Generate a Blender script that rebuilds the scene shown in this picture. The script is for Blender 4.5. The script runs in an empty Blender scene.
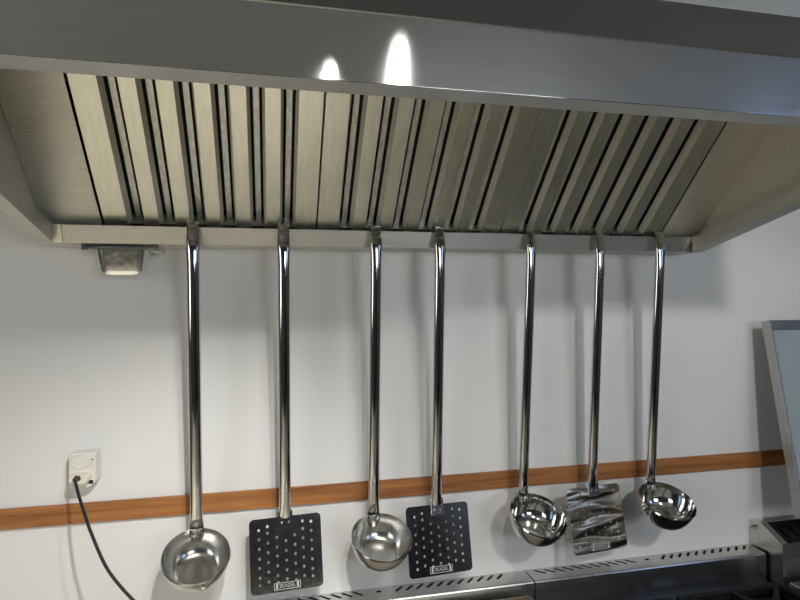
import bpy, bmesh, math, random
from mathutils import Vector, Matrix
random.seed(4)
PI = math.pi
Z0 = 1.55                      # camera height; every z below is measured from the lens
sc = bpy.context.scene
COL = sc.collection

# ------------------------------------------------------------------ materials
def nodes_of(m):
    m.use_nodes = True
    nt = m.node_tree
    return nt, nt.nodes['Principled BSDF']

def metal(name, col, rough, aniso=0.0, tangent=None, var=0.06, scale=(3, 3, 60), bump=0.0, bscale=40, spots=None):
    m = bpy.data.materials.new(name)
    nt, b = nodes_of(m)
    b.inputs['Metallic'].default_value = 1
    b.inputs['Roughness'].default_value = rough
    tc = nt.nodes.new('ShaderNodeTexCoord')
    mp = nt.nodes.new('ShaderNodeMapping'); mp.inputs['Scale'].default_value = scale
    nz = nt.nodes.new('ShaderNodeTexNoise'); nz.inputs['Scale'].default_value = 6; nz.inputs['Detail'].default_value = 5
    nt.links.new(tc.outputs['Object'], mp.inputs['Vector']); nt.links.new(mp.outputs['Vector'], nz.inputs['Vector'])
    rp = nt.nodes.new('ShaderNodeValToRGB')
    rp.color_ramp.elements[0].position = .3; rp.color_ramp.elements[1].position = .7
    rp.color_ramp.elements[0].color = tuple(c * (1 - var) for c in col) + (1,)
    rp.color_ramp.elements[1].color = tuple(min(1, c * (1 + var)) for c in col) + (1,)
    nt.links.new(nz.outputs['Fac'], rp.inputs['Fac'])
    nt.links.new(rp.outputs['Color'], b.inputs['Base Color'])
    mr = nt.nodes.new('ShaderNodeMapRange')
    mr.inputs['To Min'].default_value = rough * (1 - var * 1.5); mr.inputs['To Max'].default_value = rough * (1 + var * 1.5)
    nt.links.new(nz.outputs['Fac'], mr.inputs['Value']); nt.links.new(mr.outputs['Result'], b.inputs['Roughness'])
    if aniso:
        b.inputs['Anisotropic'].default_value = aniso
        cx = nt.nodes.new('ShaderNodeCombineXYZ')
        for i in range(3): cx.inputs[i].default_value = tangent[i]
        nt.links.new(cx.outputs[0], b.inputs['Tangent'])
    if bump:
        n2 = nt.nodes.new('ShaderNodeTexNoise'); n2.inputs['Scale'].default_value = bscale; n2.inputs['Detail'].default_value = 2
        nt.links.new(tc.outputs['Object'], n2.inputs['Vector'])
        bp = nt.nodes.new('ShaderNodeBump'); bp.inputs['Strength'].default_value = bump; bp.inputs['Distance'].default_value = .01
        nt.links.new(n2.outputs['Fac'], bp.inputs['Height']); nt.links.new(bp.outputs['Normal'], b.inputs['Normal'])
    return m

def paint(name, col, rough, var=.03, scale=4, bump=0.0, bscale=60, spec=.5, metallic=0):
    m = bpy.data.materials.new(name)
    nt, b = nodes_of(m)
    b.inputs['Metallic'].default_value = metallic
    b.inputs['Roughness'].default_value = rough
    b.inputs['Specular IOR Level'].default_value = spec
    tc = nt.nodes.new('ShaderNodeTexCoord')
    nz = nt.nodes.new('ShaderNodeTexNoise'); nz.inputs['Scale'].default_value = scale; nz.inputs['Detail'].default_value = 6
    nt.links.new(tc.outputs['Object'], nz.inputs['Vector'])
    rp = nt.nodes.new('ShaderNodeValToRGB')
    rp.color_ramp.elements[0].position = .3; rp.color_ramp.elements[1].position = .7
    rp.color_ramp.elements[0].color = tuple(c * (1 - var) for c in col) + (1,)
    rp.color_ramp.elements[1].color = tuple(min(1, c * (1 + var)) for c in col) + (1,)
    nt.links.new(nz.outputs['Fac'], rp.inputs['Fac']); nt.links.new(rp.outputs['Color'], b.inputs['Base Color'])
    if bump:
        n2 = nt.nodes.new('ShaderNodeTexNoise'); n2.inputs['Scale'].default_value = bscale; n2.inputs['Detail'].default_value = 3
        nt.links.new(tc.outputs['Object'], n2.inputs['Vector'])
        bp = nt.nodes.new('ShaderNodeBump'); bp.inputs['Strength'].default_value = bump; bp.inputs['Distance'].default_value = .002
        nt.links.new(n2.outputs['Fac'], bp.inputs['Height']); nt.links.new(bp.outputs['Normal'], b.inputs['Normal'])
    return m

def emit(name, col, s):
    m = bpy.data.materials.new(name); m.use_nodes = True
    nt = m.node_tree; nt.nodes.clear()
    e = nt.nodes.new('ShaderNodeEmission'); e.inputs['Color'].default_value = (*col, 1); e.inputs['Strength'].default_value = s
    o = nt.nodes.new('ShaderNodeOutputMaterial'); nt.links.new(e.outputs[0], o.inputs[0])
    return m

def wood():
    m = bpy.data.materials.new('oiled_wood'); nt, b = nodes_of(m)
    tc = nt.nodes.new('ShaderNodeTexCoord'); mp = nt.nodes.new('ShaderNodeMapping'); mp.inputs['Scale'].default_value = (1.6, 20, 30)
    nz = nt.nodes.new('ShaderNodeTexNoise'); nz.inputs['Scale'].default_value = 2.6; nz.inputs['Detail'].default_value = 8; nz.inputs['Distortion'].default_value = .6
    nt.links.new(tc.outputs['Object'], mp.inputs['Vector']); nt.links.new(mp.outputs['Vector'], nz.inputs['Vector'])
    rp = nt.nodes.new('ShaderNodeValToRGB')
    rp.color_ramp.elements[0].position = .3; rp.color_ramp.elements[1].position = .72
    rp.color_ramp.elements[0].color = (.23, .082, .022, 1); rp.color_ramp.elements[1].color = (.50, .21, .062, 1)
    nt.links.new(nz.outputs['Fac'], rp.inputs['Fac']); nt.links.new(rp.outputs['Color'], b.inputs['Base Color'])
    b.inputs['Roughness'].default_value = .5
    return m

def dented():
    m = metal('dented_polished_steel', (.72, .66, .53), .28, var=.05)
    nt = m.node_tree; b = nt.nodes['Principled BSDF']
    tc = nt.nodes.new('ShaderNodeTexCoord'); mp = nt.nodes.new('ShaderNodeMapping'); mp.inputs['Scale'].default_value = (4, 4, 21)
    nz = nt.nodes.new('ShaderNodeTexNoise'); nz.inputs['Scale'].default_value = 2.0; nz.inputs['Detail'].default_value = .5; nz.inputs['Distortion'].default_value = .5
    nt.links.new(tc.outputs['Object'], mp.inputs['Vector']); nt.links.new(mp.outputs['Vector'], nz.inputs['Vector'])
    bp = nt.nodes.new('ShaderNodeBump'); bp.inputs['Strength'].default_value = 1; bp.inputs['Distance'].default_value = .018
    nt.links.new(nz.outputs['Fac'], bp.inputs['Height']); nt.links.new(bp.outputs['Normal'], b.inputs['Normal'])
    return m

M = {}
M['fascia'] = metal('brushed_steel_horizontal', (.56, .555, .54), .112, .95, (0, .2, .98), .05, (1.5, 3, 120))
M['hood'] = metal('brushed_hood_steel', (.58, .565, .51), .42, 0, None, .07, (2, 40, 40))
M['top'] = metal('dull_top_steel', (.40, .40, .385), .36, var=.04)
M['lip'] = metal('folded_lip_steel', (.50, .49, .465), .32, .6, (0, .7, .7), .05, (2, 2, 90))
M['rim'] = metal('brushed_rim_steel', (.60, .59, .555), .42, .8, (0, .7, .7), .06, (2, 2, 90))
M['filter'] = metal('filter_steel', (.66, .655, .57), .38, var=.06, scale=(20, 3, 20))
M['flange'] = metal('satin_lit_channel_steel', (.76, .74, .65), .5, var=.05)  # paler than the flats: brightness of lit channel walls put into the colour
M['rear'] = metal('stained_filter_steel', (.62, .62, .59), .45, var=.22, scale=(30, 10, 30))
for k_, v_ in (('hood', .65), ('filter', .9), ('rear', .6), ('rim', .85), ('flange', .3)): M[k_].node_tree.nodes['Principled BSDF'].inputs['Metallic'].default_value = v_
M['polish'] = metal('polished_steel', (.66, .655, .64), .09, var=.10, scale=(10, 10, 10))
M['handle'] = metal('polished_tube_steel', (.64, .635, .62), .075, var=.08, scale=(30, 30, 4))
M['chrome'] = metal('chromed_steel', (.84, .84, .82), .17, var=.03, bump=.12, bscale=22)
M['plate'] = metal('worn_plate_steel', (.55, .56, .58), .16, var=.14, scale=(25, 25, 12), bump=.03, bscale=50)
M['plate_dark'] = metal('clean_plate_steel', (.52, .54, .57), .10, var=.08, scale=(20, 20, 12), bump=.02, bscale=40)
M['dented'] = dented()
M['etch'] = paint('etched_light_grey', (.62, .63, .64), .5)
M['stove'] = metal('stove_steel', (.58, .575, .55), .26, .5, (0, .7, .7), .06, (2, 90, 60))
M['griddle'] = metal('browned_griddle_steel', (.42, .36, .28), .38, var=.2, scale=(8, 8, 8))
M['griddle_top'] = paint('matte_bounce_griddle', (.38, .35, .29), .45, .12, 14, metallic=.3)  # made duller so the plate bounces light up into the hood
M['satin'] = metal('satin_ladle_steel', (.70, .69, .665), .19, var=.10, scale=(10, 10, 10))
M['lid'] = metal('lid_steel', (.46, .455, .44), .36, var=.05)
M['glass'] = paint('grey_blue_glazed_panel', (.34, .41, .44), .10, .02, spec=.6)
M['iron'] = paint('black_cast_iron', (.008, .008, .009), .65, .1, 30, .2, spec=.3)
M['dark'] = paint('dark_cavity', (.01, .01, .011), .8)  # near-black for the shade in gaps and openings, and the socket dot
M['wall'] = paint('white_wall_paint', (.80, .80, .795), .32, .012, 3, .05, 35, .35)
M['ceil'] = paint('ceiling_paint', (.36, .36, .36), .8)
M['floor'] = paint('beige_floor_tile', (.49, .465, .385), .5, .08, 8)
M['room'] = paint('grey_room_paint', (.09, .09, .093), .7)
M['enamel'] = paint('dark_enamel', (.015, .015, .017), .3)
M['panel'] = metal('satin_panel_steel', (.64, .62, .55), .42, var=.06, scale=(2, 30, 30))
M['panel'].node_tree.nodes['Principled BSDF'].inputs['Metallic'].default_value = .4
M['dark_room'] = paint('dark_room_paint', (.035, .036, .04), .7)
M['wood'] = wood()
M['plastic'] = paint('white_plastic', (.78, .76, .70), .35, .02)
M['plastic_warm'] = paint('cream_plastic', (.83, .78, .66), .4, .02)
M['cable'] = paint('black_rubber', (.012, .012, .013), .45)
M['frame'] = paint('window_frame_paint', (.5, .5, .5), .5)
M['daylight'] = emit('daylight_pane', (.45, .63, 1.0), 1.9)
M['daylight_front'] = emit('daylight_front_pane', (.88, .94, 1.0), 9.0)
M['fill_glow'] = emit('fill_glow_pane', (1.0, .98, .94), 3.4)  # glow of the added left window, fill for the back wall
M['lamp'] = emit('lamp_diffuser', (1, .93, .8), 6.0)

# ------------------------------------------------------------------ builders
def box(bm, x0, x1, y0, y1, z0, z1):
    v = [bm.verts.new((x, y, z)) for x in (x0, x1) for y in (y0, y1) for z in (z0, z1)]
    for f in ((0, 1, 3, 2), (4, 6, 7, 5), (0, 4, 5, 1), (2, 3, 7, 6), (0, 2, 6, 4), (1, 5, 7, 3)):
        bm.faces.new([v[i] for i in f])

def prism(bm, pts, vec):
    a = [bm.verts.new(p) for p in pts]; b = [bm.verts.new(Vector(p) + Vector(vec)) for p in pts]
    n = len(a)
    bm.faces.new(a); bm.faces.new(b[::-1])
    for i in range(n): bm.faces.new((a[i], b[i], b[(i + 1) % n], a[(i + 1) % n]))

def offset_poly(pl, t):
    """closed outline of a bent sheet: polyline pl (2D) thickened by t to its left"""
    n = len(pl); out = []
    for i in range(n):
        ds = []
        if i > 0: ds.append((Vector(pl[i]) - Vector(pl[i - 1])).normalized())
        if i < n - 1: ds.append((Vector(pl[i + 1]) - Vector(pl[i])).normalized())
        ns = [Vector((-d.y, d.x)) for d in ds]
        if len(ns) == 2:
            m = (ns[0] + ns[1]); m = m / max(.2, m.length); m = m / max(.3, m.dot(ns[0]))
        else: m = ns[0]
        out.append(Vector(pl[i]) + m * t)
    return [tuple(p) for p in pl] + [tuple(p) for p in out[::-1]]

def sheet_yz(bm, pl, t, x0, x1):
    o = offset_poly(pl, t)
    prism(bm, [(x0, p[0], p[1]) for p in o], (x1 - x0, 0, 0))

def tube(bm, path, rad, seg=14, cap=True):
    """rad: per point r or (ra, rb, axisvector)"""
    rings = []; P = [Vector(p) for p in path]; n = len(P)
    for i in range(n):
        d = (P[min(i + 1, n - 1)] - P[max(i - 1, 0)]).normalized()
        r = rad[i] if isinstance(rad, (list, tuple)) else rad
        if isinstance(r, tuple): ra, rb = r
        else: ra = rb = r
        s = Vector((1, 0, 0)) if abs(d.x) < .9 else Vector((0, 1, 0))
        s = (s - d * s.dot(d)).normalized(); u = d.cross(s)
        rings.append([bm.verts.new(P[i] + s * ra * math.cos(2 * PI * k / seg) + u * rb * math.sin(2 * PI * k / seg)) for k in range(seg)])
    for i in range(n - 1):
        for k in range(seg):
            bm.faces.new((rings[i][k], rings[i][(k + 1) % seg], rings[i + 1][(k + 1) % seg], rings[i + 1][k]))
    if cap: bm.faces.new(rings[0][::-1]); bm.faces.new(rings[-1])

def spline(pts, n=8):
    P = [Vector(p) for p in pts]; P = [2 * P[0] - P[1]] + P + [2 * P[-1] - P[-2]]; out = []
    for i in range(1, len(P) - 2):
        for k in range(n):
            t = k / n; a, b, c, d = P[i - 1], P[i], P[i + 1], P[i + 2]
            out.append(.5 * ((2 * b) + (c - a) * t + (2 * a - 5 * b + 4 * c - d) * t * t + (3 * b - a - 3 * c + d) * t ** 3))
    out.append(P[-2]); return out

def holed_plate(outer, holes, to3, t, bm):
    """flat plate with real holes; outer/holes are 2D loops, to3 maps (u,v,w) to 3D"""
    tmp = bmesh.new(); ed = []
    for lp in [outer] + holes:
        v = [tmp.verts.new((p[0], p[1], 0)) for p in lp]
        ed += [tmp.edges.new((v[i], v[(i + 1) % len(v)])) for i in range(len(v))]
    bmesh.ops.triangle_fill(tmp, edges=ed, use_beauty=True, use_dissolve=False)
    tmp.verts.ensure_lookup_table(); tmp.verts.index_update()
    for w, flip in ((0, 0), (-t, 1)):
        vs = [bm.verts.new(to3(v.co.x, v.co.y, w)) for v in tmp.verts]
        if not flip: top = vs
        else: bot = vs
        for f in tmp.faces:
            q = [vs[v.index] for v in f.verts]
            bm.faces.new(q[::-1] if flip else q)
    for e in tmp.edges:
        if len(e.link_faces) == 1:
            i, j = e.verts[0].index, e.verts[1].index
            bm.faces.new((top[i], top[j], bot[j], bot[i]))
    tmp.free()

def rrect(u0, u1, v0, v1, r, k=6):
    out = []
    for cx, cy, a in ((u1 - r, v1 - r, 0), (u0 + r, v1 - r, 90), (u0 + r, v0 + r, 180), (u1 - r, v0 + r, 270)):
        for i in range(k + 1):
            t = math.radians(a + 90 * i / k); out.append((cx + r * math.cos(t), cy + r * math.sin(t)))
    return out

def circ(u, v, r, k=10, sv=1.0):
    return [(u + r * math.cos(2 * PI * i / k), v + sv * r * math.sin(2 * PI * i / k)) for i in range(k)]

def finish(name, bm, mat, parent=None, org=(0, 0, 0), smooth=False, bevel=0, bseg=2, angle=35, local=False, mat2=None):
    """link bm as one mesh object. Coordinates are lens-relative; org is where its origin stands
       (for a child: the parent's org). local=True: coordinates already local to the parent."""
    if not local:
        bmesh.ops.translate(bm, verts=bm.verts, vec=-Vector(org))
    bmesh.ops.recalc_face_normals(bm, faces=bm.faces)
    if bevel:
        es = [e for e in bm.edges if len(e.link_faces) == 2 and e.calc_face_angle(0) > math.radians(30)]
        bmesh.ops.bevel(bm, geom=es, offset=bevel, segments=bseg, affect='EDGES', profile=.5, clamp_overlap=True)
    me = bpy.data.meshes.new(name); bm.to_mesh(me); bm.free()
    me.materials.append(mat)
    if mat2: me.materials.append(mat2)
    if smooth or bevel:
        for p in me.polygons: p.use_smooth = True
        me.set_sharp_from_angle(angle=math.radians(angle))
    o = bpy.data.objects.new(name, me); COL.objects.link(o)
    if bevel:
        wn = o.modifiers.new('weighted_normals', 'WEIGHTED_NORMAL'); wn.weight = 100; wn.keep_sharp = True
    if parent: o.parent = parent
    else: o.location = (org[0], org[1], org[2] + Z0)
    return o

def tag(o, label, cat, group=None):
    o['label'] = label; o['category'] = cat
    if group: o['group'] = group
    return o

def thing(name, org, label, cat, group=None):
    o = bpy.data.objects.new(name, None); COL.objects.link(o)
    o.empty_display_size = .05
    o.location = (org[0], org[1], org[2] + Z0)
    return tag(o, label, cat, group)

def struct(name, bm, mat, bevel=0):
    o = finish(name, bm, mat, None, (0, 0, 0), bevel=bevel); o['kind'] = 'structure'; return o

# ------------------------------------------------------------------ the room
FX0, FX1, FY, FZ, CZ = -2.2, 2.6, -3.6, -Z0, 1.02
b = bmesh.new(); box(b, FX0 - .1, FX1 + .1, 0, .1, FZ, CZ); struct('wall_back', b, M['wall'])
def wall_with_window(side, swap, x0, x1, wy0, wy1, wz0, wz1, a0, a1, wname, pane, mat):
    """wall from a0 to a1 along its length with a glazed opening wy0..wy1; swap puts the length along x"""
    def bx(bm, xa, xb, ya, yb, za, zb):
        if swap: box(bm, ya, yb, xa, xb, za, zb)
        else: box(bm, xa, xb, ya, yb, za, zb)
    b = bmesh.new()
    bx(b, x0, x1, a0, wy0, FZ, CZ); bx(b, x0, x1, wy1, a1, FZ, CZ); bx(b, x0, x1, wy0, wy1, FZ, wz0); bx(b, x0, x1, wy0, wy1, wz1, CZ)
    struct('wall_' + side, b, M[mat])
    O_ = (wy0, x0, wz0) if swap else (x0, wy0, wz0)
    wt = bpy.data.objects.new(wname, None); COL.objects.link(wt); wt.location = (O_[0], O_[1], wz0 + Z0); wt['kind'] = 'structure'
    xa, xb = x0 + .03, x0 + .07
    b = bmesh.new(); ym = (wy0 + wy1) / 2
    for y in (wy0, ym - .025, wy1 - .05): bx(b, xa, xb, y, y + .05, wz0, wz1)
    for y0, y1 in ((wy0 + .05, ym - .025), (ym + .025, wy1 - .05)):
        for z in (wz0, wz1 - .05): bx(b, xa, xb, y0, y1, z, z + .05)
    finish('window_frame', b, M['frame'], wt, O_)
    for y0, y1 in ((wy0 + .045, ym - .02), (ym + .02, wy1 - .045)):
        b = bmesh.new(); bx(b, x0 + .048, x0 + .053, y0, y1, wz0 + .045, wz1 - .045)
        finish('pane', b, M[pane], wt, O_)
wall_with_window('left', False, FX0 - .1, FX0, -3.1, -1.7, -.6, .75, FY, 0, 'fill_window_1', 'fill_glow', 'room')  # left window is unseen, added to fill the back wall with light
wall_with_window('right', False, FX1, FX1 + .1, -2.95, -2.0, -.1, .95, FY, 0, 'window_2', 'daylight', 'room')
wall_with_window('front', True, FY - .1, FY, .85, 1.95, -.20, .60, FX0 - .1, FX1 + .1, 'window_3', 'daylight_front', 'dark_room')
b = bmesh.new(); box(b, FX0 - .1, FX1 + .1, FY - .1, .1, FZ - .1, FZ); struct('floor', b, M['floor'])
b = bmesh.new(); box(b, FX0 - .1, FX1 + .1, FY - .1, .1, CZ, CZ + .1); struct('ceiling', b, M['ceil'])
b = bmesh.new(); box(b, FX0 + .02, FX1 - .02, -.008, -.0002, -.4146, -.3755)
o = struct('trim_1', b, M['wood'], bevel=.0012)

# ------------------------------------------------------------------ the exhaust hood
HX0, HX1 = -.413, 1.0
G, ZT, ZB = -.093, .1635, .130          # gutter front, its top and bottom
YF, ZF, ZFT = -.617, .257, .337         # fascia
HO = (.29, -.3, ZB)
hood = thing('exhaust_hood', HO, 'long brushed stainless steel extractor hood fixed along the white wall over the stoves', 'extractor hood')
b = bmesh.new(); box(b, HX0, HX1, YF, YF + .0015, ZF, ZFT)
finish('fascia', b, M['fascia'], hood, HO, bevel=.0006)
b = bmesh.new(); sheet_yz(b, [(YF + .0016, ZF + .0001), (-.580, ZF + .0001), (-.580, ZF + .022)], .0012, HX0 + .0005, HX1 - .0005)
finish('lower_lip', b, M['lip'], hood, HO)
b = bmesh.new(); sheet_yz(b, [(YF, ZFT), (-.5, .4635), (-.002, .4635)], .0015, HX0, HX1)
finish('top_panel', b, M['top'], hood, HO)
SL = .2275
def zr(y): return ZB + (G - y) * SL
for x in (HX0, HX1 - .0015):
    b = bmesh.new()
    prism(b, [(x, p[0], p[1]) for p in ((-.002, ZB), (G, ZB), (YF, zr(YF)), (YF, ZFT), (-.5, .4635), (-.002, .4635))], (.0015, 0, 0))
    finish('side_panel', b, M['panel'], hood, HO)
for x0, x1, il in ((HX0, -.388, 1), (.967, HX1, 0)):
    b = bmesh.new(); pts = []
    if il: prof = [(x0, 0), (x1, 0), (x1, .033), (x1 - .0015, .033), (x1 - .0015, .0015), (x0, .0015)]
    else: prof = [(x1, 0), (x1, .0015), (x0 + .0015, .0015), (x0 + .0015, .033), (x0, .033), (x0, 0)]
    y0 = G - .0005
    prism(b, [(p[0], y0, ZB + .0002 + p[1]) for p in prof], (0, YF + .003 - y0, (y0 - YF - .003) * SL))
    finish('side_drip_rail', b, M['rim'], hood, HO)
b = bmesh.new(); sheet_yz(b, [(G + .010, ZT - .0015), (G, ZT - .0015), (G + .014, ZB), (-.002, ZB)], .0015, HX0 + .0015, HX1 - .0015)
gut = finish('drip_gutter', b, M['rim'], hood, HO)
for x0 in (-.388, .953):
    b = bmesh.new(); prism(b, [(x0, G - .0002, ZT - .001), (x0, G - .0022, ZT - .001), (x0, G + .0112, ZB + .001), (x0, G + .0132, ZB + .001)], (.014, 0, 0))
    finish('corner_plate', b, M['filter'], hood, HO, bevel=.0006)
b = bmesh.new(); box(b, HX0 + .0015, HX1 - .0015, -.002, -.0005, ZB + .002, .463)
finish('back_panel', b, M['hood'], hood, HO)
# sloping inner plane that carries the filters: blanking panels at both ends
FA = .7659
FV = Vector((0, -math.cos(FA), math.sin(FA))); FN = Vector((0, -math.sin(FA), -math.cos(FA)))
FO = Vector((0, -.0719, .1653))
def fp(x, v, w): return FO + Vector((x, 0, 0)) + FV * v + FN * w
def slab(bm, x0, x1, v0, v1, w0, w1):
    vs = [bm.verts.new(fp(x, v, w)) for x in (x0, x1) for v in (v0, v1) for w in (w0, w1)]
    for f in ((0, 1, 3, 2), (4, 6, 7, 5), (0, 4, 5, 1), (2, 3, 7, 6), (0, 2, 6, 4), (1, 5, 7, 3)): bm.faces.new([vs[i] for i in f])
X0, FWID = -.3064, .4
for a, c in ((HX0 + .002, X0 - .003), (X0 + 3 * FWID + .003, HX1 - .002)):
    b = bmesh.new(); slab(b, a, c, -.008, .405, -.002, 0)
    finish('blanking_panel', b, M['panel'], hood, HO, bevel=.0007)
b = bmesh.new(); box(b, HX0 + .002, HX1 - .002, -.385, -.36, .432, .462)
finish('filter_support', b, M['hood'], hood, HO)

# ------------------------------------------------------------------ grease filters
labs = ['baffle grease filter at the left end of the hood, brightest of the three',
        'middle baffle grease filter of the hood, between the two others',
        'baffle grease filter at the right end of the hood, darkest of the three']
ROTX = PI - FA
def fslab(bm, u0, u1, v0, v1, w0, w1): box(bm, u0, u1, v0, v1, w0, w1)
EDGE, GRV, FLT, DEP = .0435, .030, .0266, .020
def flange(bm, u, sgn, flare, h=.4):
    """side wall of a baffle channel going back from the edge u, opening outwards a little"""
    q = .0048 if flare else 0
    pts = [(u, -.0010), (u + sgn * q, -DEP), (u + sgn * (q - .0012), -DEP), (u - sgn * .0012, -.0010)]
    n0 = len(bm.faces)
    prism(bm, [(p[0], .0035, p[1]) for p in pts], (0, h - .007, 0))
    for f in list(bm.faces)[n0:]: f.material_index = 1
def make_filter():
    t = thing('grease_filter', (0, 0, 0), labs[0], 'grease filter', 'grease filters in the hood')
    b = bmesh.new()
    h = .40; g = .0018
    for u0, u1 in ((g, EDGE), (.4 - EDGE, .4 - g)):
        box(b, u0, u1, 0, h, -.0012, 0)
        flange(b, u0, -1 if u0 < .1 else -1, u0 > .1); flange(b, u1, 1, u1 < .1)
    box(b, EDGE, .4 - EDGE, .0, .003, -.034, -.006); box(b, EDGE, .4 - EDGE, h - .003, h, -.034, -.006)
    box(b, g, EDGE, 0, .0015, -.034, -.0012); box(b, .4 - EDGE, .4 - g, 0, .0015, -.034, -.0012)
    finish('frame', b, M['filter'], t, local=True, bevel=.0005, mat2=M['flange'])
    u = EDGE
    for k in range(6):
        b = bmesh.new(); c = u + GRV / 2
        box(b, c - .0050, c + .0050, .003, h - .003, -.0265, -.0253)
        box(b, c - .0050, c - .0038, .003, h - .003, -.0335, -.0265); box(b, c + .0038, c + .0050, .003, h - .003, -.0335, -.0265)
        finish('rear_baffle', b, M['rear'], t, local=True)
        u += GRV
        if k < 5:
            b = bmesh.new()
            box(b, u, u + FLT, .0005, h - .0005, -.0012, 0)
            flange(b, u, -1, True); flange(b, u + FLT, 1, True)
            finish('front_baffle', b, M['filter'], t, local=True, bevel=.0005, mat2=M['flange'])
            u += FLT
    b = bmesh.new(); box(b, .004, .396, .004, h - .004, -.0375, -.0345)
    finish('shade_backing', b, M['dark'], t, local=True)  # black sheet in place of the shaded space behind the baffles
    return t
def dup(o):
    r = o.copy(); COL.objects.link(r)
    for ch in list(o.children):
        c = ch.copy(); COL.objects.link(c); c.parent = r
        for g in ch.children:
            d = g.copy(); COL.objects.link(d); d.parent = c
    return r
f0 = make_filter()
for k in range(3):
    o = f0 if k == 0 else dup(f0)
    o['label'] = labs[k]
    o.location = (X0 + k * FWID, FO.y, FO.z + Z0); o.rotation_euler = (ROTX, 0, 0)

# ------------------------------------------------------------------ grease cup under the gutter
CO = (-.277, -.047, .071)
cup = thing('grease_cup', CO, 'small chrome grease cup hanging under the left end of the hood gutter', 'grease cup')
def sup(cx, cy, z, hx, hy, n=32, e=4.5):
    out = []
    for i in range(n):
        t = 2 * PI * i / n; c, s = math.cos(t), math.sin(t)
        out.append((cx + hx * math.copysign(abs(c) ** (2 / e), c), cy + hy * math.copysign(abs(s) ** (2 / e), s), z))
    return out
def loft(bm, rings, cap0=True, cap1=False):
    R = [[bm.verts.new(p) for p in r] for r in rings]
    for i in range(len(R) - 1):
        n = len(R[i])
        for k in range(n): bm.faces.new((R[i][k], R[i][(k + 1) % n], R[i + 1][(k + 1) % n], R[i + 1][k]))
    if cap0: bm.faces.new(R[0][::-1])
    if cap1: bm.faces.new(R[-1])
b = bmesh.new(); cx, cy = -.277, -.047
prof = [(.0, .030, .018), (.0012, .0335, .0195), (.004, .037, .021), (.009, .0395, .0225), (.02, .0415, .0255), (.048, .0465, .0325)]
rings = [sup(cx, cy, .071 + h, hx, hy) for h, hx, hy in prof]
inner = [sup(cx, cy, .071 + h + .0012, hx - .0012, hy - .0012) for h, hx, hy in prof[::-1]]
inner[0] = sup(cx, cy, .071 + .048, .0453, .0313)
loft(b, rings + inner, True, True)
finish('bowl', b, M['chrome'], cup, CO, smooth=True, angle=60)
b = bmesh.new()
holed_plate([(p[0], p[1]) for p in rrect(cx - .057, cx + .057, cy - .0335, cy + .036, .006)], [[(p[0], p[1]) for p in sup(cx, cy, 0, .0448, .0308)]],
            lambda u, v, w: (u, v, .1205 + w), .0014, b)
finish('flange', b, M['chrome'], cup, CO)
for x, lab in ((cx - .066, None), (cx + .066, None)):
    s = 1 if x > cx else -1
    b = bmesh.new()
    prism(b, [(x + s * .018, 0, .1297), (x + s * .018, 0, .1282), (x + s * .003, 0, .1282), (x + s * .003, 0, .1178), (x - s * .014, 0, .1178), (x - s * .014, 0, .1190), (x + s * .0015, 0, .1190), (x + s * .0015, 0, .1297)], (0, -.068, 0))
    bmesh.ops.translate(b, verts=b.verts, vec=(0, -.006, 0))
    finish('cup_rail', b, M['rim'], hood, HO)

# ------------------------------------------------------------------ ladles and skimmers hanging on the gutter lip
# local frame of a utensil: origin where its hook rests on the lip, handle along -z, the hook reaches +y over the lip
def hook_bm(L, bend=0.0):
    """flattened strip and tube handle in one continuous shape, down to z=-L"""
    b = bmesh.new()
    path, rad = [], []
    hw = .0105
    for p, r in [((0, .0245, -.020), (hw * .85, .0012)), ((0, .0215, -.010), (hw * .9, .0012)), ((0, .0160, -.0005), (hw, .0012)), ((0, .0100, .0062), (hw, .0012)),
                 ((0, .0030, .0112), (hw, .0012)), ((0, -.0045, .0130), (hw, .0012)), ((0, -.0095, .0105), (hw, .0012)), ((0, -.0115, .0040), (hw, .0012)), ((0, -.0115, -.0060), (hw, .0014)),
                 ((0, -.0135 - bend, -.0120), (hw * 1.04, .0020)), ((0, -.0145 - bend, -.0165), (.0118, .0026)), ((0, -.0150 - bend * .6, -.029), (.0122, .0052)), ((0, -.0152, -.045), (.0121, .0074)), ((0, -.0152, -.065), (.0119, .0082))]:
        path.append(p); rad.append(r)
    n = 12
    for i in range(1, n + 1):
        t = i / n; z = -.065 - (L - .105) * t
        path.append((0, -.0152, z)); rad.append((.0119, .0082))
    path += [(0, -.0152, -L + .022), (0, -.0152, -L + .008), (0, -.0150, -L)]; rad += [(.0122, .0075), (.0135, .0052), (.0148, .0036)]
    tube(b, path, rad, 20)
    return b
LEAN = None
def place(t, hx, yb, zb, L, rz, roll=0):
    """hook on the lip at (hx, G, ZT); bottom of the handle comes to depth yb"""
    th = math.asin(max(-1, min(1, (yb - (G - .0152)) / L)))
    t.rotation_euler = Matrix.Rotation(rz, 4, 'Z').to_3x3().to_euler()
    m = Matrix.Rotation(th, 4, 'X') @ Matrix.Rotation(roll, 4, 'Y') @ Matrix.Rotation(rz, 4, 'Z')
    t.rotation_euler = m.to_euler(); t.location = (hx, G + .0008, ZT + Z0 - .0032)
    return th

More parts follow.
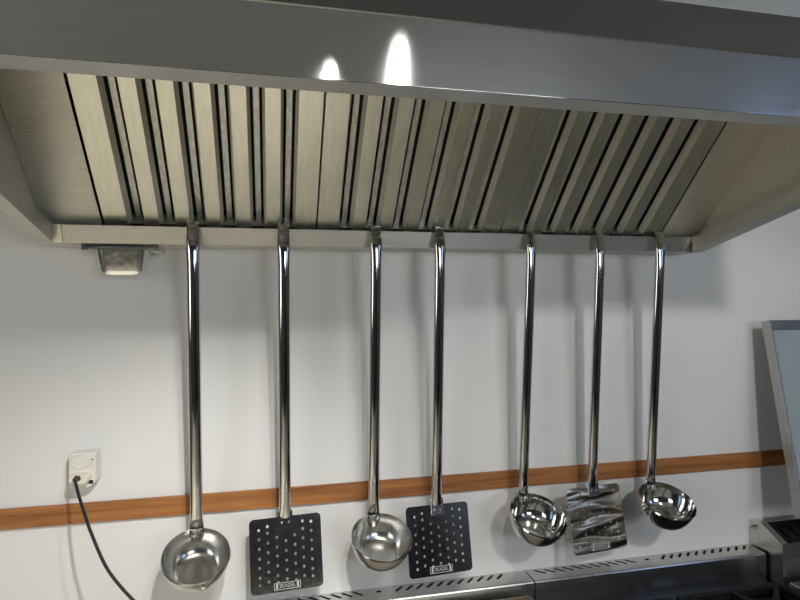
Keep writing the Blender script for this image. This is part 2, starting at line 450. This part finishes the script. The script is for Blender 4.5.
def make_ladle(name_label, hx, attx, attz, th_d, e_d, R, roll_dx, bend=0.0, mat='polish'):
    L = (ZT - attz) / math.cos(math.radians(5))
    t = thing('ladle', (0, 0, 0), name_label, 'ladle', 'utensils hanging from the hood')
    finish('handle', hook_bm(L, bend), M['handle'], t, local=True, smooth=True, angle=50)
    e = math.radians(e_d)
    A = Vector((0, -.0152, -L + .004)); d = Vector((0, -math.cos(e), -math.sin(e))); n = Vector((0, -math.sin(e), math.cos(e)))
    c = A + d * (R + .003)
    # bowl: profile of radius against depth along -n
    prof = [(R + .0012, 0), (R, -.0022), (R - .0006, .006), (R * .975, .012), (R * .93, .022), (R * .86, .032), (R * .77, .0405), (R * .68, .0460), (R * .61, .0485), (R * .56, .0494), (R * .53, .0500), (R * .3, .0502)]
    outp = [(max(r + .0009, .001), q + .0011) for r, q in prof[1:]][::-1]
    seg = 56; s = Vector((1, 0, 0)); b = bmesh.new(); rings = []
    for r, q in prof[::-1] + [(R + .0018, .0004)] + outp[::-1]:
        rings.append([c - n * q + (s * math.cos(2 * PI * k / seg) + d * math.sin(2 * PI * k / seg)) * r for k in range(seg)])
    loft(b, rings, True, True)
    finish('bowl', b, M[mat], t, local=True, smooth=True, angle=60)
    # riveted tongue joining handle and bowl
    b = bmesh.new()
    pts = [A + Vector((0, 0, .012)), A + Vector((0, -.002, .002)), A + d * .006 - n * .004, A + d * .008 - n * .016, A + d * .011 - n * .026]
    tube(b, [p + Vector((0, .0, 0)) for p in pts], [(.0125, .0030), (.0130, .0030), (.0135, .0026), (.0125, .0022), (.0085, .0018)], 16)
    tg = finish('tongue', b, M['polish'], t, local=True, smooth=True)
    b = bmesh.new(); bmesh.ops.create_uvsphere(b, u_segments=10, v_segments=6, radius=.0034)
    bmesh.ops.translate(b, verts=b.verts, vec=A + d * .0105 - n * .010)
    finish('rivet', b, M['polish'], t, local=True, smooth=True)
    th = place(t, hx, -.055, attz, L, math.radians(th_d), roll_dx)
    return t

COLS = [(.13, [.15, .27, .40, .53, .65, .78, .88]), (.25, [.11, .20, .33, .46, .59, .715, .845]), (.375, [.27, .40, .52, .65, .78, .875]),
        (.5, [.33, .46, .59, .72, .84]), (.625, [.265, .395, .52, .65, .775, .87]), (.74, [.09, .195, .32, .45, .58, .705, .83]), (.86, [.11, .235, .365, .49, .62, .75, .85])]
def text_mesh(body, size):
    cu = bpy.data.curves.new('t', 'FONT'); cu.body = body; cu.size = size; cu.align_x = 'CENTER'; cu.align_y = 'CENTER'; cu.extrude = .0001
    ob = bpy.data.objects.new('t', cu); COL.objects.link(ob)
    dg = bpy.context.evaluated_depsgraph_get(); me = bpy.data.meshes.new_from_object(ob.evaluated_get(dg))
    bpy.data.objects.remove(ob); bpy.data.curves.remove(cu)
    return me
def make_skimmer(name_label, hx, topz, th_d, ph_d, ro_d, w, h, mat, bend=0.0):
    L = (ZT - topz) / math.cos(math.radians(5)) + .010
    t = thing('skimmer', (0, 0, 0), name_label, 'skimmer', 'utensils hanging from the hood')
    finish('handle', hook_bm(L, bend), M['handle'], t, local=True, smooth=True, angle=50)
    base = Vector((0, -.0152, -L + .010))
    # the blade leans by (ph + handle lean) against the handle
    ph = math.radians(ph_d + 5.1); up = Vector((0, math.sin(ph), math.cos(ph))); nn = Vector((0, -math.cos(ph), math.sin(ph)))
    ro = math.radians(ro_d); a = Vector((math.cos(ro), 0, 0)) + up * math.sin(ro); u2 = up * math.cos(ro) - Vector((math.sin(ro), 0, 0))
    def to3(u, v, ww): return base + a * u - u2 * v + nn * (ww + .0026)
    holes = [circ(-w / 2 + cu * w, v * h, .0027, 10, 1.15) for cu, vs in COLS for v in vs]
    b = bmesh.new(); holed_plate(rrect(-w / 2, w / 2, 0, h, .009), holes, to3, .0016, b)
    blade = finish('blade', b, mat, t, local=True)
    b = bmesh.new()
    fr = [(-.026, .026, h - .0175, h - .0165), (-.026, .026, h - .0052, h - .0042), (-.026, -.0250, h - .0165, h - .0052), (.0250, .026, h - .0165, h - .0052), (-.0225, -.0185, h - .0155, h - .0062), (.0185, .0225, h - .0155, h - .0062)]
    for u0, u1, v0, v1 in fr:
        vs = [b.verts.new(to3(u, v, ww)) for u in (u0, u1) for v in (v0, v1) for ww in (.00005, .00025)]
        for f in ((0, 1, 3, 2), (4, 6, 7, 5), (0, 4, 5, 1), (2, 3, 7, 6), (0, 2, 6, 4), (1, 5, 7, 3)): b.faces.new([vs[i] for i in f])
    me = text_mesh('SKADEL', .0098); tb = bmesh.new(); tb.from_mesh(me); bpy.data.meshes.remove(me)
    for v in tb.verts: v.co = to3(v.co.x * .92, (h - .0108) - v.co.y, .00015 + v.co.z)
    tm = bpy.data.meshes.new('m'); tb.to_mesh(tm); tb.free(); b.from_mesh(tm); bpy.data.meshes.remove(tm)
    st = finish('maker_stamp', b, M['etch'], t, local=True); st.parent = blade
    # flattened tongue of the handle riveted on the blade
    b = bmesh.new()
    prism(b, [tuple(to3(u, v, .0002)) for u, v in ((-.0145, -.012), (.0145, -.012), (.0150, .022), (-.0150, .022))], nn * .0016)
    finish('tongue', b, M['plate'], t, local=True, bevel=.0005)
    for u in (-.007, .007):
        b = bmesh.new(); bmesh.ops.create_uvsphere(b, u_segments=10, v_segments=6, radius=.0030)
        bmesh.ops.translate(b, verts=b.verts, vec=to3(u, .011, .0018))
        finish('rivet', b, M['plate'], t, local=True, smooth=True)
    place(t, hx, -.055, topz, L, math.radians(th_d))
    return t

make_ladle('first ladle from the left, wide bowl facing forward, hanging nearest the wall socket', -.1440, -.1443, -.4254, 5.6, 26, .0606, math.radians(.15), mat='satin')
make_skimmer('square perforated skimmer with scuffed grey blade, leftmost of the three', .0265, -.4135, 1.5, 8, 1.2, .1426, .143, M['plate'])
make_ladle('second ladle from the left, between the two dark perforated skimmers', .2098, .2075, -.4276, 6.7, 22, .0607, math.radians(.2), .002, mat='satin')
make_skimmer('clean black-looking perforated skimmer, the middle one of the three', .3448, -.4164, 9.7, 13, -3.0, .1465, .140, M['plate_dark'], .002)
make_ladle('third ladle from the left, bowl turned rightward, left of the wavy skimmer', .5510, .5446, -.4135, 10.5, 23.5, .0606, math.radians(.5), .002)
make_skimmer('perforated skimmer with wavy dented blade, rightmost of the three', .7175, -.4060, 9, 12, -1.7, .1487, .1406, M['dented'])
make_ladle('ladle hanging at the far right end of the row, bowl turned rightward', .8725, .8712, -.412, .3, 19, .0601, 0, .002)

# ------------------------------------------------------------------ wall socket, plug and cable
SO = (-.357, 0, -.348)
so = thing('wall_socket', SO, 'white surface-mounted socket box on the white wall above the wooden strip', 'socket')
b = bmesh.new()
prism(b, [(x, -.001, z) for x, z in ((-.379, -.270), (-.331, -.270), (-.329, -.325), (-.343, -.338), (-.379, -.336))], (0, -.035, 0))
finish('housing', b, M['plastic'], so, SO, bevel=.003, bseg=3)
b = bmesh.new()
cxs, czs = -.3575, -.2865
rr = []
for r, y in ((.0175, -.0355), (.0175, -.0372), (.0162, -.0379), (.0154, -.0372), (.0148, -.0360), (.0, -.0358)):
    rr.append((r, y))
rings = [[(cxs + max(r, .0004) * math.cos(2 * PI * k / 36), y, czs + max(r, .0004) * .82 * math.sin(2 * PI * k / 36)) for k in range(36)] for r, y in rr]
loft(b, rings, True, True)
finish('round_cover', b, M['plastic'], so, SO, smooth=True)
b = bmesh.new()
tube(b, [(-.3365, -.0352, -.2835), (-.3365, -.0364, -.2835)], .0016, 10)
finish('indicator', b, M['dark'], so, SO)
b = bmesh.new(); box(b, -.3435, -.3355, -.0364, -.0352, -.3300, -.3230)
finish('terminal_opening', b, M['dark'], so, SO)
PO = (-.356, -.0352, -.3255)
pl = thing('power_plug', PO, 'cream flat plug with black cable pushed into the wall socket', 'plug')
b = bmesh.new()
loft(b, [[(-.3560 + u, y, -.3160 + v) for u, v in rrect(-.0180 * s, .0180 * s, -.0095 * s, .0095 * s, .0088 * s, 8)] for y, s in ((-.0352, .97), (-.046, 1), (-.053, .97), (-.0555, .86))], True, True)
finish('plug_body', b, M['plastic_warm'], pl, PO, smooth=True, angle=50)
b = bmesh.new()
path = spline([(-.3570, -.0545, -.3135), (-0.3560, -0.0680, -0.3071), (-0.3517, -0.0850, -0.3118), (-0.3385, -0.1100, -0.3307), (-0.3200, -0.1400, -0.3561), (-0.3033, -0.1600, -0.3851), (-0.2728, -0.1800, -0.4398), (-0.2312, -0.1900, -0.4907), (-0.1882, -0.1900, -0.5385), (-.175, -.18, -.68), (-.18, -.16, -.92), (-.20, -.12, -1.2), (-.22, -.09, FZ + .03), (-.225, -.14, FZ + .006), (-.25, -.3, FZ + .0055)], 8)
tube(b, path, .0028, 10)
finish('cable', b, M['cable'], pl, PO, smooth=True)
b = bmesh.new(); tube(b, [(-.3570, -.0545, -.3135), (-.3575, -.062, -.3125), (-.3575, -.071, -.3112)], [.0058, .005, .0036], 12)
finish('strain_relief', b, M['cable'], pl, PO, smooth=True)

# ------------------------------------------------------------------ stoves
ST, SF = -.6103, -.058        # riser top, riser front
WT = -.676                    # worktop
def slots_for(cx):
    out = []
    hw = .0031
    for sgn in (1, -1):
        for k in range(11):
            c = cx + sgn * (.046 + .0234 * k)
            dx, dy = .0100, .0098            # half vector along the slot
            a = Vector((-sgn * dx * -1, dy)); a = Vector((sgn * dx, dy)); nrm = Vector((-a.y, a.x)).normalized() * hw
            cc = Vector((c, -.0175))
            out.append([tuple(cc + a + nrm), tuple(cc - a + nrm), tuple(cc - a - nrm), tuple(cc + a - nrm)])
    out.append(circ(cx, -.0195, .0062, 14, .8))
    return out
def riser(x0, x1, cx, parent, O):
    b = bmesh.new()
    holed_plate([(x0, SF + .004), (x1, SF + .004), (x1, -.001), (x0, -.001)], slots_for(cx), lambda u, v, w: (u, v, ST + w), .0015, b)
    p = finish('vent_top', b, M['stove'], parent, O)
    b = bmesh.new()
    sheet_yz(b, [(SF + .004, ST), (SF + .0012, ST - .0012), (SF, ST - .004), (SF, WT)], .0015, x0, x1)
    for x in (x0, x1 - .0015): box(b, x, x + .0015, SF + .0016, -.001, WT, ST - .0016)
    finish('riser', b, M['stove'], parent, O)
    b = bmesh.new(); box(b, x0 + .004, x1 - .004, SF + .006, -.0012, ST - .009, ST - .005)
    finish('flue_shade_sheet', b, M['dark'], parent, O)  # dark sheet set close below the slots so they look shaded
def body(x0, x1, parent, O, depth=.70):
    b = bmesh.new(); box(b, x0, x1, -depth, -.001, -1.42, WT - .0305)
    finish('cabinet', b, M['stove'], parent, O, bevel=.002)
    for x in (x0 + .05, x1 - .05):
        for y in (-depth + .06, -.06):
            b = bmesh.new(); tube(b, [(x, y, FZ), (x, y, FZ + .02), (x, y, -1.4195)], [.024, .019, .019], 14)
            finish('foot', b, M['stove'], parent, O, smooth=True)
    xm = (x0 + x1) / 2
    for a, c, hxp in ((x0 + .008, xm - .003, xm - .04), (xm + .003, x1 - .008, xm + .04)):
        b = bmesh.new(); box(b, a, c, -depth - .018, -depth - .0005, -1.40, -.90)
        d = finish('door', b, M['stove'], parent, O, bevel=.002)
        b = bmesh.new(); tube(b, spline([(hxp, -depth - .019, -1.0), (hxp, -depth - .045, -1.0), (hxp, -depth - .045, -1.14), (hxp, -depth - .019, -1.14)], 4), .006, 10)
        h = finish('handle', b, M['handle'], d, O, smooth=True)
    for k in range(4):
        x = x0 + (x1 - x0) * (.14 + .24 * k)
        b = bmesh.new(); tube(b, [(x, -depth - .0005, -.80), (x, -depth - .012, -.80), (x, -depth - .014, -.80), (x, -depth - .034, -.80)], [.026, .026, .019, .016], 20)
        finish('knob', b, M['cable'], parent, O, smooth=True, angle=40)

# griddle
A0, A1 = -.120, .5715
AO = ((A0 + A1) / 2, -.35, FZ)
gr = thing('griddle_stove', AO, 'stainless griddle stove with browned raised splash guard under the left utensils', 'griddle')
riser(A0, A1, .2256, gr, AO); body(A0, A1, gr, AO)
b = bmesh.new(); box(b, A0, A1, -.70, -.001, WT - .03, WT - .0005)
finish('worktop', b, M['stove'], gr, AO, bevel=.002)
b = bmesh.new()
gx0, gx1, gy0, gy1, gz = A0 + .03, .5500, -.64, -.076, -.630
box(b, gx0, gx1, gy1 - .003, gy1, WT, gz); box(b, gx0, gx0 + .003, gy0, gy1 - .003, WT, gz); box(b, gx1 - .003, gx1, gy0, gy1 - .003, WT, gz)
finish('splash_guard', b, M['griddle'], gr, AO)
b = bmesh.new(); box(b, gx0 + .003, gx1 - .003, gy0, gy1 - .003, WT, WT + .008)
finish('griddle_plate', b, M['griddle_top'], gr, AO)

# gas range
B0, B1 = .5745, 1.190
BO = ((B0 + B1) / 2, -.35, FZ)
ga = thing('gas_range', BO, 'stainless gas range with black pan grates below the right-hand utensils', 'gas range')
riser(B0, B1, .8855, ga, BO); body(B0, B1, ga, BO)
b = bmesh.new()
box(b, B0, B1, -.70, -.001, WT - .03, WT - .012)
for y0, y1 in ((-.70, -.67), (-.095, -.001)): box(b, B0, B1, y0, y1, WT - .012, WT - .0005)
for x0, x1 in ((B0, B0 + .025), (B1 - .025, B1)): box(b, x0, x1, -.67, -.095, WT - .012, WT - .0005)
finish('worktop', b, M['enamel'], ga, BO)
for gxc in (.7335, 1.030):
  for gyc in (-.245, -.525):
    b = bmesh.new(); hx, hy = .140, .132
    zt = WT + .022; zb = WT + .006
    box(b, gxc - hx, gxc + hx, gyc - hy, gyc - hy + .014, zb, zt); box(b, gxc - hx, gxc + hx, gyc + hy - .014, gyc + hy, zb, zt)
    box(b, gxc - hx, gxc - hx + .014, gyc - hy + .014, gyc + hy - .014, zb, zt); box(b, gxc + hx - .014, gxc + hx, gyc - hy + .014, gyc + hy - .014, zb, zt)
    for k in range(8):
        a = k * PI / 4 + (0 if k % 2 == 0 else 0)
        ca, sa = math.cos(a), math.sin(a); r1 = .125 if k % 2 == 0 else .165; r0 = .045
        s = Vector((-sa, ca, 0)) * .006; p0 = Vector((gxc + ca * r0, gyc + sa * r0, 0)); p1 = Vector((gxc + ca * r1, gyc + sa * r1, 0))
        prism(b, [p0 - s + Vector((0, 0, zt - .006)), p0 + s + Vector((0, 0, zt - .006)), p1 + s + Vector((0, 0, zb)), p1 - s + Vector((0, 0, zb))], (0, 0, .014))
    for sx in (-1, 1):
        for sy in (-1, 1): box(b, gxc + sx * (hx - .007) - .007, gxc + sx * (hx - .007) + .007, gyc + sy * (hy - .007) - .007, gyc + sy * (hy - .007) + .007, WT - .012, zb)
    finish('pan_grate', b, M['iron'], ga, BO)
    b = bmesh.new(); tube(b, [(gxc, gyc, WT - .0119), (gxc, gyc, WT + .002), (gxc, gyc, WT + .003), (gxc, gyc, WT + .012), (gxc, gyc, WT + .014)], [.045, .045, .036, .034, .028], 28)
    finish('burner', b, M['iron'], ga, BO, smooth=True, angle=40)
# appliance with a raised lid at the far right
C0, C1 = 1.197, 1.80
KO = ((C0 + C1) / 2, -.35, FZ)
kp = thing('lidded_cooker', KO, 'steel cooker with raised tilted glazed lid at the right edge of the wall', 'cooker')
body(C0, C1, kp, KO)
b = bmesh.new(); box(b, C0, C1, -.70, -.001, WT - .03, WT - .0005); finish('worktop', b, M['stove'], kp, KO, bevel=.002)
b = bmesh.new()
prof = [(-.030, WT), (-.030, -.543), (-.040, -.543), (-.100, -.5735), (-.100, WT)]
t_ = .0015
for x in (C0, C1 - .0015): prism(b, [(x, p[0], p[1]) for p in prof], (.0015, 0, 0))
box(b, C0 + .0015, C1 - .0015, -.100, -.0985, WT, -.5738)
box(b, C0 + .0015, C1 - .0015, -.040, -.030, -.5445, -.543)
box(b, C0 + .0015, C1 - .0015, -.0315, -.030, WT, -.5447)
finish('chimney', b, M['stove'], kp, KO)
b = bmesh.new()
dv = Vector((0, -.060, -.0305)); dl = dv.length; dv.normalize(); dn = Vector((0, -dv.z, dv.y)) * -1
if dn.z < 0: dn = -dn
hol = []
for k in range(18):
    u = .030 + k * .0305
    hol.append([(u, .016), (u + .009, .016), (u + .009 + .004, dl - .016), (u + .004, dl - .016)])
holed_plate([(.0158, 0), (C1 - C0 - .0158, 0), (C1 - C0 - .0158, dl), (.0158, dl)], hol, lambda u, v, w: Vector((C0 + u, -.040, -.543)) + dv * v + dn * (w - .003), .0015, b)
finish('vent_plate', b, M['iron'], kp, KO)
for x in (C0, C1 - .0155):
    b = bmesh.new()
    prism(b, [Vector((x + u, -.040, -.543)) + dv * v + dn * .0002 for u, v in ((0, 0), (.0155, 0), (.0155, dl), (0, dl))], dn * -.0015)
    finish('cheek_edge', b, M['filter'], kp, KO)
b = bmesh.new(); box(b, C0, C1, -.0295, -.001, WT, -.567); finish('flue_box', b, M['stove'], kp, KO, bevel=.001)
b = bmesh.new(); box(b, C0 + .003, C1 - .003, -.096, -.034, -.590, -.586); finish('vent_shade_sheet', b, M['dark'], kp, KO)  # dark sheet below the vent holes, stands in for the shade inside
b = bmesh.new()
box(b, C0 + .004, C1 - .004, -.66, -.112, WT, WT + .018)
finish('pan_rim', b, M['stove'], kp, KO, bevel=.003)
b = bmesh.new(); holed_plate(rrect(C0 + .02, C1 - .02, -.64, -.130, .02), [rrect(C0 + .05, C1 - .05, -.60, -.165, .02)], lambda u, v, w: (u, v, WT + .030 + w), .011, b)
finish('pan_collar', b, M['rim'], kp, KO)
# lid: leans back against the wall
LT, LB = Vector((0, -.040, -.0405)), Vector((0, -.124, -.503))
ld = (LB - LT).normalized(); ln = Vector((0, ld.z, -ld.y)); ll = (LB - LT).length
if ln.y > 0: ln = -ln
def lid3(u, v, w): return Vector((C0 + .011 + u, LT.y, LT.z)) + ld * v + ln * w
b = bmesh.new(); LWD = C1 - C0
holed_plate([(0, 0), (LWD, 0), (LWD, ll), (0, ll)], [[(.005, .024), (LWD - .005, .024), (LWD - .005, ll - .02), (.005, ll - .02)]], lambda u, v, w: lid3(u, v, .026 + w), .026, b)
finish('lid_frame', b, M['lid'], kp, KO, bevel=.001)
b = bmesh.new()
prism(b, [lid3(u, v, .0205) for u, v in ((.0052, .0242), (LWD - .0052, .0242), (LWD - .0052, ll - .0202), (.0052, ll - .0202))], ln * -.006)
finish('lid_panel', b, M['glass'], kp, KO)
for u in (.10, LWD - .10):
    b = bmesh.new(); tube(b, [lid3(u - .02, ll - .01, -.008), lid3(u + .02, ll - .01, -.008)], .010, 14)
    tube(b, [lid3(u, ll - .005, -.008), Vector((C0 + .011 + u, -.108, -.600)), ], .007, 10)
    finish('hinge', b, M['stove'], kp, KO, smooth=True)

# ------------------------------------------------------------------ lights
def spot(name, loc, target, power, ang, blend, rad, col):
    l = bpy.data.lights.new(name, 'SPOT'); l.energy = power; l.spot_size = math.radians(ang); l.spot_blend = blend; l.shadow_soft_size = rad; l.color = col
    o = bpy.data.objects.new(name, l); COL.objects.link(o)
    o.location = (loc[0], loc[1], loc[2] + Z0)
    d = Vector(target) - Vector(loc); o.rotation_euler = d.to_track_quat('-Z', 'Y').to_euler()
def area(name, loc, target, power, sx, sy, col):
    l = bpy.data.lights.new(name, 'AREA'); l.shape = 'RECTANGLE'; l.size = sx; l.size_y = sy; l.energy = power; l.color = col
    o = bpy.data.objects.new(name, l); COL.objects.link(o); o.location = (loc[0], loc[1], loc[2] + Z0)
    d = Vector(target) - Vector(loc); o.rotation_euler = d.to_track_quat('-Z', 'Y').to_euler()
spot('pendant_spot', (.118, -1.1, .49), (-.40, 0, -1.10), 43, 64, .8, .014, (1, .97, .91))
spot('pendant_spot', (.255, -1.1, .49), (.05, 0, -.80), 15, 60, .8, .014, (1, .97, .91))
spot('ceiling_spot', (.60, -2.3, .99), (1.0, 0, -.40), 84, 44, .9, .09, (1, .98, .94))
for lx, ly, pw in ((-1.35, -1.45, 260), (-.35, -1.45, 225), (-.9, -3.0, 140)):
    spot('floor_fill_spot', (lx, ly, 1.0), (lx, ly, -1.5), pw, 62, .5, .04, (1, .95, .85))  # added lamps: light the floor so its bounce brightens the hood

w = bpy.data.worlds.new('World'); sc.world = w; w.use_nodes = True
w.node_tree.nodes['Background'].inputs[0].default_value = (.5, .6, .8, 1); w.node_tree.nodes['Background'].inputs[1].default_value = .05

# ------------------------------------------------------------------ camera
yaw, pitch, roll, F, D = .2221, .0165, -.0100, 575.27, 1.2562
fw = Vector((math.sin(yaw) * math.cos(pitch), math.cos(yaw) * math.cos(pitch), math.sin(pitch)))
r = Vector((math.cos(yaw), -math.sin(yaw), 0)); u = r.cross(fw)
c, s = math.cos(roll), math.sin(roll)
R_ = c * r + s * u; U_ = -s * r + c * u
cam = bpy.data.cameras.new('camera'); co = bpy.data.objects.new('camera', cam); COL.objects.link(co)
m = Matrix((R_, U_, -fw)).transposed().to_4x4(); m.translation = (0, -D, Z0)
co.matrix_world = m
cam.sensor_fit = 'HORIZONTAL'; cam.sensor_width = 36; cam.lens = F / 800 * 36; cam.clip_start = .02
sc.camera = co
sc.view_settings.view_transform = 'Standard'; sc.view_settings.look = 'None'
sc.view_settings.gamma = 1; sc.view_settings.use_curve_mapping = False
sc.view_settings.exposure = 0
